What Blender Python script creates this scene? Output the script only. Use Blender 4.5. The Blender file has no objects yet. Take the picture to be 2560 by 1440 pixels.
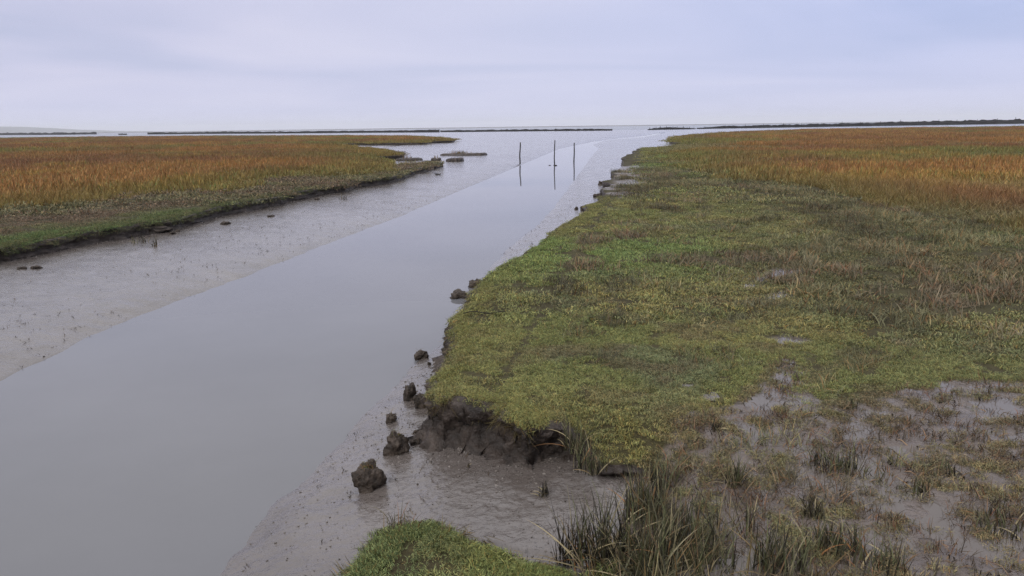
import bpy, math, random
import numpy as np
from mathutils import Vector, noise as mnoise
from mathutils.geometry import delaunay_2d_cdt

rng = np.random.default_rng(7)
random.seed(7)
scene = bpy.context.scene
COL = scene.collection
EYE = 2.2            # eye height over the salt marsh
WATER = -0.60        # creek level
F = 1898.0           # focal length in photograph pixels
PITCH = math.atan(404 / F)
ROLL = 0.0135

# ------------------------------------------------------------------ camera
cam_d = bpy.data.cameras.new("camera")
cam = bpy.data.objects.new("camera", cam_d)
COL.objects.link(cam)
cam_d.sensor_width = 36.0
cam_d.lens = 36.0 * F / 2560
cam_d.clip_start = 0.05
cam_d.clip_end = 60000
cam.location = (0, 0, EYE)
from mathutils import Matrix
CR = Matrix.Rotation(math.pi / 2 - PITCH, 3, 'X') @ Matrix.Rotation(-ROLL, 3, 'Z')
cam.rotation_euler = CR.to_euler()
scene.camera = cam
CRn = np.array([list(r) for r in CR])


def at(px, py, z=0.0):
    """pixel of the photograph -> point of the place at height z"""
    d = CRn @ np.array([(px - 1280) / F, -(py - 720) / F, -1.0])
    t = (z - EYE) / d[2]
    return np.array([d[0] * t, d[1] * t, z])


def poly(pts, z=0.0):
    return np.array([at(p[0], p[1], p[2] if len(p) > 2 else z)[:2] for p in pts])


# ------------------------------------------------------------------ noise
def _h(ix, iy, s):
    n = (ix * 374761393 + iy * 668265263 + s * 1442695041) & 0xFFFFFFFF
    n = ((n ^ (n >> 13)) * 1274126177) & 0xFFFFFFFF
    n = n ^ (n >> 16)
    return (n & 0xFFFF) / 65535.0


def vnoise(x, y, s=0):
    x = np.asarray(x, float); y = np.asarray(y, float)
    ix = np.floor(x).astype(np.int64); iy = np.floor(y).astype(np.int64)
    fx = x - ix; fy = y - iy
    fx = fx * fx * (3 - 2 * fx); fy = fy * fy * (3 - 2 * fy)
    a = _h(ix, iy, s); b = _h(ix + 1, iy, s); c = _h(ix, iy + 1, s); d = _h(ix + 1, iy + 1, s)
    return (a * (1 - fx) + b * fx) * (1 - fy) + (c * (1 - fx) + d * fx) * fy


def fbm(x, y, o=4, s=0):
    r = 0; a = 0.5; t = 0
    for k in range(o):
        r = r + a * vnoise(x * 2 ** k, y * 2 ** k, s + 17 * k); t += a; a *= 0.5
    return r / t


def sstep(a, b, x):
    t = np.clip((x - a) / (b - a), 0, 1)
    return t * t * (3 - 2 * t)


def inside(P, pg):
    x, y = P[:, 0], P[:, 1]
    r = np.zeros(len(P), bool)
    n = len(pg)
    for i in range(n):
        x1, y1 = pg[i]; x2, y2 = pg[(i + 1) % n]
        if y1 == y2:
            continue
        c = ((y1 > y) != (y2 > y)) & (x < (x2 - x1) * (y - y1) / (y2 - y1) + x1)
        r ^= c
    return r


def dist(P, line, closed=False):
    best = np.full(len(P), 1e18)
    n = len(line)
    for i in range(n if closed else n - 1):
        a = line[i]; b = line[(i + 1) % n]
        ab = b - a
        L = ab @ ab + 1e-12
        t = np.clip(((P - a) @ ab) / L, 0, 1)
        q = P - a - t[:, None] * ab
        best = np.minimum(best, (q * q).sum(1))
    return np.sqrt(best)


# ------------------------------------------------------------------ plan of the place (traced, then laid on the ground)
W = WATER
creek_left = poly([(-500, 1160), (0, 950), (130, 890), (330, 795), (560, 712), (740, 641), (870, 590), (1000, 541),
                   (1150, 477), (1300, 414), (1400, 372), (1440, 363), (1490, 353), (1560, 344), (1620, 338), (1660, 331)], W)
creek_right = poly([(1664, 332), (1600, 345), (1510, 352), (1482, 362), (1496, 371), (1478, 392), (1458, 420), (1434, 452), (1384, 520), (1346, 561),
                    (1304, 596), (1270, 622), (1235, 655), (1185, 725), (1140, 832), (1095, 868), (1010, 935), (920, 1025), (760, 1200),
                    (640, 1315), (545, 1440), (430, 1600)], W)
bk = np.array([[-2.6, -8.0], [-11.0, -8.0]])
WATERP = np.vstack([creek_left, creek_right, bk])

edge_r = [(1590, 372), (1562, 392), (1540, 418), (1524, 436), (1512, 452), (1516, 470), (1502, 490), (1490, 503), (1466, 513),
          (1470, 526), (1440, 541), (1405, 562), (1345, 594), (1330, 606), (1290, 634), (1262, 648), (1240, 662), (1205, 690), (1190, 708),
          (1168, 738), (1160, 765), (1122, 798), (1118, 822), (1132, 850), (1112, 895), (1096, 925), (1070, 968), (1066, 992),
          (1100, 1003), (1165, 1000), (1228, 1012), (1262, 1040), (1318, 1062), (1352, 1050), (1402, 1042), (1440, 1050)]
inlet_r = [(1470, 1105, -.12), (1500, 1150, -.2), (1560, 1165, -.24), (1590, 1180, -.26), (1580, 1230, -.27), (1562, 1300, -.28), (1545, 1380, -.26), (1500, 1428, -.18)]
edge_f = [(1452, 1428), (1370, 1412), (1300, 1400), (1262, 1372), (1190, 1345), (1130, 1318), (1060, 1304), (1000, 1309), (946, 1330),
          (912, 1372), (870, 1420), (800, 1500), (700, 1640)]
far_r = [(2560, 317), (2300, 321), (2000, 326), (1860, 331), (1760, 336), (1700, 341), (1683, 347), (1672, 354), (1690, 357), (1722, 357), (1700, 362), (1655, 366)]
A = poly(edge_r)[::1]
Bq = poly(inlet_r)
Cq = poly(edge_f, -.06)
Dq = poly(far_r)
MARSH_R = np.vstack([A, Bq, Cq, np.array([[-1.3, -8.0], [160.0, -8.0], [330.0, 180.0]]), Dq])

edge_l = [(-260, 690), (0, 619), (20, 619), (100, 602), (201, 582), (302, 569), (336, 562), (420, 549), (504, 529), (605, 508),
          (716, 488), (806, 468), (870, 461), (895, 452), (958, 443), (986, 439), (1030, 427), (1041, 420), (1080, 414), (1113, 404),
          (1074, 400), (1040, 405), (1000, 410), (985, 402), (940, 400), (912, 394), (925, 393), (1009, 388), (1013, 384), (960, 376), (880, 368), (848, 361),
          (875, 358), (1058, 357), (1075, 353.5), (1133, 352), (1137, 348), (1050, 342.5), (900, 341), (600, 341), (300, 343), (0, 346), (-600, 352),
          (-2000, 420), (-2200, 760)]
MARSH_L = poly(edge_l)
TALL_L = poly([(-900, 640), (-300, 560), (0, 527), (201, 517), (370, 487), (537, 483), (705, 450), (800, 441), (860, 444), (916, 436), (975, 428), (1000, 415), (1000, 402),
               (985, 398), (930, 394), (1009, 388), (1013, 384), (960, 376), (880, 368), (848, 361), (875, 358), (1058, 357),
               (1075, 353.5), (1133, 352), (1137, 348), (1050, 342.5), (900, 341), (600, 341), (300, 343), (0, 346), (-600, 352), (-2000, 420)])
TALL_R = poly([(3400, 760), (2900, 640), (2560, 585), (2420, 556), (2330, 540), (2180, 512), (2000, 470), (1850, 455), (1720, 436), (1690, 410),
               (1655, 388), (1650, 372), (1690, 357), (1672, 354), (1683, 347), (1700, 341), (1760, 336), (1860, 331), (2000, 326), (2300, 321), (2560, 317), (4200, 300)])
DARK_R = poly([(1640, 380), (1570, 430), (1560, 490), (1720, 475), (1850, 470), (2010, 500), (2060, 560), (2060, 610), (1880, 625),
               (1700, 620), (1640, 640), (1700, 665), (1830, 668), (1900, 700), (2050, 745), (2150, 800), (2300, 840), (2560, 790), (2900, 860), (3400, 900),
               (3400, 760), (2900, 640), (2560, 585), (2420, 556), (2180, 512), (2000, 470), (1850, 455), (1720, 436), (1690, 410), (1655, 388)])
MUDDY_R = poly([(1590, 1120), (1720, 1050), (1860, 1010), (1915, 940), (1950, 900), (1990, 905), (2000, 980), (2090, 1030), (2240, 1000), (2400, 960),
                (2560, 960), (3000, 1000), (3000, 1900), (1560, 1900), (1550, 1440), (1590, 1300)], -.03)
WET_R = poly([(2330, 1010), (2450, 975), (2560, 1010), (2600, 1080), (2400, 1090), (2300, 1130), (2330, 1230), (2400, 1330), (2560, 1430),
              (2560, 1560), (2300, 1500), (2240, 1330), (2180, 1230), (2000, 1150), (1850, 1120), (1900, 1060), (2100, 1120), (2200, 1120)], -.03)
PUD = [poly([(1880, 690), (1930, 672), (2000, 668), (2010, 680), (1940, 690), (1900, 720), (1870, 712)]), poly([(1900, 735), (1990, 720), (2010, 735), (1910, 750)]),
       poly([(1920, 845), (1960, 835), (2035, 852), (2010, 862), (1950, 858)]), poly([(1925, 940), (1950, 930), (1990, 945), (1960, 955)]),
       poly([(1700, 960), (1740, 955), (1730, 975)]), poly([(1750, 985), (1790, 980), (1800, 1000), (1770, 1005)]),
       poly([(2330, 960), (2360, 945), (2400, 970), (2370, 985)]), poly([(2430, 1000), (2540, 985), (2550, 1040), (2450, 1060)])]
BARE_R = poly([(1540, 420), (1600, 410), (1690, 440), (1640, 470), (1560, 470), (1620, 490), (1560, 500), (1520, 470)])


SCARP = poly([(1130, 1306), (1200, 1316), (1260, 1332), (1330, 1352), (1400, 1366), (1480, 1388), (1560, 1402), (1560, 1440), (1200, 1420), (1080, 1340)], -.3)


def mud_z(P):
    d = dist(P, WATERP, True)
    ins = inside(P, WATERP)
    r = np.hypot(P[:, 0], P[:, 1])
    out = W + 0.30 * (1 - np.exp(-d / 1.6)) + 0.02 * np.tanh(d * 3)
    inn = W - 0.35 * (1 - np.exp(-d / 0.8)) - 0.004
    z = np.where(ins, inn, out)
    k = np.clip(d / 0.25, 0.15, 1)
    k = np.where(ins, 0.2, k)
    n1 = fbm(P[:, 0] * 5.0, P[:, 1] * 5.0, 3, 3) - .5
    n2 = fbm(P[:, 0] * 17.0, P[:, 1] * 17.0, 2, 5) - .5
    n0 = fbm(P[:, 0] * .25, P[:, 1] * .25, 3, 9) - .5
    near = np.clip(1.6 - r / 40, 0, 1)
    n3 = fbm(P[:, 0] * 38.0, P[:, 1] * 30.0, 2, 15) - .5
    vn = np.clip(1.5 - r / 9, 0, 1)
    z = z + k * near * (0.018 * n1 + 0.009 * n2) + k * vn * .008 * n3 + k * 0.10 * n0 * np.clip(r / 15, .1, 1)
    wl = np.exp(-(d / .45) ** 2) * near
    z = z + wl * (.05 * (fbm(P[:, 0] * 1.7, P[:, 1] * 1.7, 4, 33) - .5) + .02 * n1)
    # a little scarp in the inlet: the strip along the foreground bank lies lower
    z = z - .022 * inside(P + np.column_stack([.10 * n1, .10 * n1]), SCARP)
    # shallow gullies draining into the creek, and flats sinking into the sea
    g = np.abs(fbm(P[:, 0] * .05 + 3, P[:, 1] * .02, 3, 21) - .5)
    z = z - 0.10 * sstep(.03, .0, g) * sstep(50, 90, r)
    z = z - sstep(300, 620, P[:, 1] + 60 * (fbm(P[:, 0] * .01, P[:, 1] * .01, 3, 31) - .5)) * 0.75
    return z


INL = poly([(1490, 1120, -.15), (1500, 1150, -.2), (1560, 1165, -.24), (1590, 1180, -.26), (1580, 1230, -.27), (1562, 1300, -.28), (1550, 1350, -.26)])


def top_r(P):
    r = np.hypot(P[:, 0], P[:, 1])
    z = 0.05 * (fbm(P[:, 0] * 1.3, P[:, 1] * 1.3, 4, 41) - .5) + .03 * (fbm(P[:, 0] * 6, P[:, 1] * 6, 2, 43) - .5)
    z = z + .12 * (fbm(P[:, 0] * .12, P[:, 1] * .12, 2, 47) - .5) * sstep(8, 30, r)
    q = muddy_r(P)
    z = z + q * (.045 * (fbm(P[:, 0] * 3.6, P[:, 1] * 3.6, 3, 45) - .5) + .03 * (fbm(P[:, 0] * 11, P[:, 1] * 11, 2, 46) - .5))
    for p in PUD: z = z - .03 * inside(warp(P, .05, 3), p)
    d = dist(P, INL)
    z = z - 0.24 * np.exp(-(d / .34) ** 2)
    z = z - 0.06 * sstep(1.2, .5, dist(P, Cq))
    return z


def top_l(P):
    r = np.hypot(P[:, 0], P[:, 1])
    return (0.06 * (fbm(P[:, 0] * .9, P[:, 1] * .9, 4, 51) - .5) + .12 * (fbm(P[:, 0] * .12, P[:, 1] * .12, 2, 57) - .5) * sstep(15, 40, r)
            - .04 * sstep(30, 60, P[:, 1]) * sstep(1.5, .2, dist(P, MARSH_L[:24])))


# ------------------------------------------------------------------ helpers
def mesh_obj(name, V, Fc, mats, mi=None, smooth=True, parent=None, link=True, attrs=None):
    me = bpy.data.meshes.new(name)
    me.from_pydata([tuple(v) for v in V] if not isinstance(V, np.ndarray) else V.tolist(), [], Fc if isinstance(Fc, list) else Fc.tolist())
    for m in (mats if isinstance(mats, (list, tuple)) else [mats]):
        me.materials.append(m)
    if mi is not None:
        me.polygons.foreach_set('material_index', np.asarray(mi, np.int32))
    me.polygons.foreach_set('use_smooth', np.full(len(me.polygons), smooth))
    if attrs:
        for k, (ty, arr) in attrs.items():
            a = me.attributes.new(k, ty, 'POINT')
            arr = np.asarray(arr, np.float32)
            if ty == 'FLOAT':
                a.data.foreach_set('value', arr.ravel())
            elif ty == 'FLOAT_COLOR':
                if arr.shape[1] == 3:
                    arr = np.hstack([arr, np.ones((len(arr), 1), np.float32)])
                a.data.foreach_set('color', arr.ravel())
    me.update()
    o = bpy.data.objects.new(name, me)
    if link:
        COL.objects.link(o)
    if parent is not None:
        o.parent = parent
    return o


def tag(o, label=None, cat=None, group=None, kind=None):
    if label: o['label'] = label
    if cat: o['category'] = cat
    if group: o['group'] = group
    if kind: o['kind'] = kind
    return o


class Mat:
    def __init__(s, name):
        s.m = bpy.data.materials.new(name); s.m.use_nodes = True
        s.t = s.m.node_tree; s.n = s.t.nodes; s.l = s.t.links
        s.b = s.n['Principled BSDF']; s.out = s.n['Material Output']

    def node(s, ty, **kw):
        n = s.n.new(ty)
        for k, v in kw.items():
            setattr(n, k, v)
        return n

    def link(s, a, b):
        s.l.new(a, b)

    def pos(s, scale=(1, 1, 1)):
        g = s.node('ShaderNodeNewGeometry'); m = s.node('ShaderNodeMapping')
        m.inputs['Scale'].default_value = scale
        s.link(g.outputs['Position'], m.inputs['Vector'])
        return m.outputs[0]

    def noise(s, scale, detail=4, rough=.55, vec=None, dist=0):
        n = s.node('ShaderNodeTexNoise')
        n.inputs['Scale'].default_value = scale; n.inputs['Detail'].default_value = detail; n.inputs['Roughness'].default_value = rough
        n.inputs['Distortion'].default_value = dist
        s.link(vec if vec is not None else s.pos(), n.inputs['Vector'])
        return n.outputs[0]

    def ramp(s, fac, stops, interp='LINEAR'):
        r = s.node('ShaderNodeValToRGB'); e = r.color_ramp.elements
        r.color_ramp.interpolation = interp
        while len(e) < len(stops): e.new(0.5)
        for i, (p, c) in enumerate(stops):
            e[i].position = p
            e[i].color = (c, c, c, 1) if not hasattr(c, '__len__') else (*c, 1)
        s.link(fac, r.inputs[0])
        return r.outputs[0]

    def mix(s, fac, a, b, mode='MIX'):
        n = s.node('ShaderNodeMix', data_type='RGBA', blend_type=mode)
        for sock, v in ((n.inputs[0], fac), (n.inputs[6], a), (n.inputs[7], b)):
            if isinstance(v, (int, float)): sock.default_value = v
            elif isinstance(v, tuple): sock.default_value = (*v, 1)
            else: s.link(v, sock)
        return n.outputs[2]

    def math(s, op, a, b=None, c=None):
        n = s.node('ShaderNodeMath', operation=op)
        for i, v in enumerate((a, b, c)):
            if v is None: continue
            if isinstance(v, (int, float)): n.inputs[i].default_value = v
            else: s.link(v, n.inputs[i])
        return n.outputs[0]

    def attr(s, name, ty='GEOMETRY'):
        n = s.node('ShaderNodeAttribute'); n.attribute_name = name; n.attribute_type = ty
        return n

    def bump(s, h, strength, d, prev=None):
        n = s.node('ShaderNodeBump'); n.inputs['Strength'].default_value = strength; n.inputs['Distance'].default_value = d
        s.link(h, n.inputs['Height'])
        if prev is not None: s.link(prev, n.inputs['Normal'])
        return n.outputs[0]

    def set(s, **kw):
        for k, v in kw.items():
            k = {'Specular_IOR_Level': 'Specular IOR Level'}.get(k, k.replace('_', ' '))
            i = s.b.inputs[k]
            if isinstance(v, (int, float)): i.default_value = v
            elif isinstance(v, tuple): i.default_value = (*v, 1) if len(v) == 3 and i.type == 'RGBA' else v
            else: s.link(v, i)
        return s


# ------------------------------------------------------------------ materials
def mud_material():
    m = Mat('wet_mud')
    n1 = m.noise(1.1, 5); n2 = m.noise(13, 4, .62, m.pos((1, 1.25, 1)), .8); n3 = m.noise(42, 3, .6, None, .5)
    c = m.ramp(n1, [(.3, (.076, .064, .057)), (.7, (.112, .097, .089))])
    fl = m.ramp(m.noise(34, 2, .5, m.pos((1, 1.3, 1)), .7), [(.60, 0.0), (.67, 1.0)])
    fl2 = m.ramp(m.noise(1.7, 3), [(.36, .15), (.60, 1.0)])
    c = m.mix(m.math('MULTIPLY', m.math('MULTIPLY', fl, fl2), .75), c, (.040, .032, .027))
    rough = m.ramp(m.noise(3.1, 4), [(.35, .08), (.65, .22)])
    b1 = m.bump(n2, .42, .022); b2 = m.bump(n3, .5, .007, b1)
    bc = m.bump(n2, .45, .022)
    m.set(Base_Color=c, Roughness=rough, Normal=b2, IOR=1.45, Coat_Weight=.38, Coat_Roughness=.12, Coat_IOR=1.4, Coat_Normal=bc)
    return m.m


def water_material(name, rough=.025, bump=.05, col=(.118, .118, .126)):
    m = Mat(name)
    b = m.bump(m.noise(1.6, 3, .5, m.pos((1, .55, 1))), bump, .02)
    n = m.noise(.35, 4)
    c = m.ramp(n, [(.35, tuple(v * .94 for v in col)), (.65, tuple(v * 1.05 for v in col))])
    m.set(Base_Color=c, Roughness=rough, IOR=1.333, Normal=b)
    return m.m


def soil_material():
    m = Mat('marsh_soil')
    n1 = m.noise(2.0, 5); n2 = m.noise(28, 4, .65)
    wet = m.attr('muddy').outputs['Fac']
    dry = m.ramp(m.math('ADD', m.math('MULTIPLY', n1, .5), m.math('MULTIPLY', n2, .5)),
                 [(.35, (.024, .020, .012)), (.5, (.044, .038, .020)), (.65, (.062, .058, .028))])
    mud = m.ramp(n1, [(.3, (.074, .058, .049)), (.7, (.112, .090, .078))])
    fl = m.ramp(m.noise(40, 3, .6, None, .5), [(.58, 0.0), (.64, 1.0)])
    mud = m.mix(m.math('MULTIPLY', fl, .6), mud, (.06, .045, .03))
    c = m.mix(wet, dry, mud)
    wr = m.ramp(m.noise(2.6, 3), [(.46, .07), (.60, .42)])
    r = m.math('ADD', m.math('MULTIPLY', wr, wet), m.math('MULTIPLY', m.math('SUBTRACT', 1.0, wet), .8))
    b = m.bump(n2, .6, .018, m.bump(m.noise(9, 4, .6, None, .4), .7, .035))
    sp = m.math('ADD', .08, m.math('MULTIPLY', wet, .42))
    m.set(Base_Color=c, Roughness=r, Normal=b, IOR=1.4, Specular_IOR_Level=sp)
    return m.m


def bank_material():
    m = Mat('eroded_bank')
    n1 = m.noise(5, 5, .6); n2 = m.noise(30, 4, .65)
    c = m.ramp(n1, [(.34, (.013, .009, .007)), (.52, (.032, .023, .018)), (.74, (.075, .057, .047))])
    b1 = m.bump(n1, .9, .06); b2 = m.bump(n2, .9, .02, b1)
    m.set(Base_Color=c, Roughness=m.ramp(n2, [(.35, .42), (.65, .75)]), Normal=b2, IOR=1.4)
    return m.m


def grass_material(name, inst=True, rough=.55):
    m = Mat(name)
    c = m.attr('blade').outputs['Color']
    if inst:
        c = m.mix(1.0, m.attr('tint', 'INSTANCER').outputs['Color'], c, 'MULTIPLY')
    m.set(Base_Color=c, Roughness=rough, IOR=1.35, Specular_IOR_Level=.22)
    tr = m.node('ShaderNodeBsdfTranslucent'); m.link(c, tr.inputs['Color'])
    mx = m.node('ShaderNodeMixShader'); mx.inputs[0].default_value = .18
    m.link(m.b.outputs[0], mx.inputs[1]); m.link(tr.outputs[0], mx.inputs[2]); m.link(mx.outputs[0], m.out.inputs['Surface'])
    return m.m


def clod_material():
    m = Mat('wet_clod')
    n1 = m.noise(16, 5, .65); n2 = m.noise(70, 3, .6)
    c = m.ramp(n1, [(.32, (.012, .009, .006)), (.52, (.036, .026, .019)), (.74, (.090, .070, .056))])
    b1 = m.bump(n1, .9, .03); b2 = m.bump(n2, .7, .008, b1)
    m.set(Base_Color=c, Roughness=.62, Normal=b2, Specular_IOR_Level=.3)
    return m.m


def wood_material():
    m = Mat('wet_wood')
    n = m.noise(30, 4, .6, m.pos((1, 1, .08)))
    c = m.ramp(n, [(.3, (.009, .008, .007)), (.7, (.028, .023, .019))])
    m.set(Base_Color=c, Roughness=.7, Specular_IOR_Level=.15, Normal=m.bump(n, .5, .006))
    return m.m


def plain(name, c, rough=.8, c2=None, sc=.2, spec=.5):
    m = Mat(name)
    if c2:
        c = m.ramp(m.noise(sc, 4), [(.35, c), (.65, c2)])
    m.set(Base_Color=c, Roughness=rough, Specular_IOR_Level=spec)
    return m.m


M_MUD = mud_material(); M_WATER = water_material('creek_water'); M_SEA = water_material('sea_water', .22, .25, (.12, .13, .14))
M_PUDDLE = water_material('puddle_water', .03, .02, (.088, .074, .066)); M_SOIL = soil_material(); M_BANK = bank_material()
M_GRASS = grass_material('marsh_grass'); M_BLADE = grass_material('cordgrass_blades', False, .45)
M_CLOD = clod_material(); M_WOOD = wood_material()
M_BRUSH = plain('brushwood', (.006, .006, .007), .95, (.018, .016, .015), 1.5, .05)
M_HILL = plain('far_woods', (.034, .040, .040), .9, (.055, .060, .055), .004)
M_FLAT = plain('far_flats', (.055, .055, .058), .75, (.075, .074, .074), .003)

# ------------------------------------------------------------------ terrain: mud sheet
th_f = np.radians(np.linspace(-46, 46, 760))
th_c1 = np.radians(np.linspace(46, 180, 40)[1:])
th = np.concatenate([np.radians(np.linspace(-180, -46, 40)[1:-1]), th_f, th_c1])
rs = [0.9]
while rs[-1] < 9200:
    r_ = rs[-1]
    rs.append(r_ * (1.0052 if r_ < 14 else (1.0085 if r_ < 60 else (1.02 if r_ < 800 else 1.12))))
rs = np.array(rs)
TT, RR = np.meshgrid(th, rs)
P = np.stack([np.sin(TT).ravel() * RR.ravel(), np.cos(TT).ravel() * RR.ravel()], 1)
z = mud_z(P)
V = np.vstack([np.column_stack([P, z]), [[0, 0, float(mud_z(np.array([[0., .01]]))[0])]]])
nr, nt = TT.shape
i = np.arange(nr - 1)[:, None] * nt; j = np.arange(nt)[None, :]; j2 = (j + 1) % nt
Q = np.stack([i + j, i + j2, i + nt + j2, i + nt + j], -1).reshape(-1, 4)[:, ::-1]
faces = Q.tolist() + [[int(k), int((k + 1) % nt), len(V) - 1] for k in range(nt)]
tag(mesh_obj('mudflat', V, faces, M_MUD), 'wet grey tidal mud sloping to the creek and out to sea', 'mudflat', kind='structure')

# ------------------------------------------------------------------ water
WX = np.array([[-60, -8], [60, -8], [260, 300], [-260, 300]], float)


def sheet(name, y0, y1, x0, x1, zz, mat, nx=24, ny=24):
    ys = np.linspace(y0, y1, ny)
    V = []; Fc = []
    for a in range(ny):
        u = (ys[a] - y0) / (y1 - y0)
        for b in range(nx):
            V.append(((x0 + (x1 - x0) * u) * (b / (nx - 1) * 2 - 1), ys[a], zz))
    for a in range(ny - 1):
        for b in range(nx - 1):
            k = a * nx + b
            Fc.append([k, k + 1, k + nx + 1, k + nx])
    return mesh_obj(name, V, Fc, mat)


tag(sheet('creek_water', -8, 240, 40, 220, W, M_WATER), 'still grey water of the tidal creek winding seawards', 'water', kind='structure')
tag(sheet('sea', 240, 10000, 220, 10000, W, M_SEA), 'pale strip of sea along the horizon', 'sea', kind='structure')


def strip_flat(name, pts, depth, zt, mat, label):
    """low bank of ground: front line pts (x,y), top at zt, running back by depth"""
    V = []; Fc = []
    for k, (x, y) in enumerate(pts):
        s = (y + depth) / y
        V += [(x, y, W - .3), (x, y, W + .02), (x * (1 + (s - 1) * .05), y + depth * .05, zt), (x * s, y + depth, zt)]
    for k in range(len(pts) - 1):
        a = 4 * k
        for q in range(3):
            Fc.append([a + q, a + 4 + q, a + 5 + q, a + 1 + q])
    return tag(mesh_obj(name, V, Fc, mat, smooth=False), label, 'land', kind='structure')


xs = np.linspace(-2600, 2600, 60)
strip_flat('outer_flats', [(x, 1900 + 320 * (fbm(np.array([x * .002]), np.array([.3]), 3, 71)[0] - .5)) for x in xs], 5500, -.30, M_FLAT,
           'thin dark line of outer tidal flats at the horizon')

# far hills on the left
V = []; Fc = []
pxs = np.linspace(-900, 400, 60)
for k, px in enumerate(pxs):
    d = at(px, 500, 0); d = d / np.hypot(d[0], d[1])
    h = 62 * sstep(400, -40, px) + 4
    h *= .85 + .3 * fbm(np.array([px * .02]), np.array([0.]), 4, 77)[0]
    for q, (dd, hh) in enumerate(((7300, -1), (7340, .55), (7500, .9), (7800, 1.0), (8300, .8), (8700, -1))):
        V.append((d[0] * dd, d[1] * dd, hh * h if hh > 0 else W - .2))
for k in range(len(pxs) - 1):
    for q in range(5):
        a = k * 6 + q
        Fc.append([a, a + 6, a + 7, a + 1])
tag(mesh_obj('hills', V, Fc, M_HILL), 'faint wooded hills across the bay, lost in haze', 'hills', kind='structure')


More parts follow.
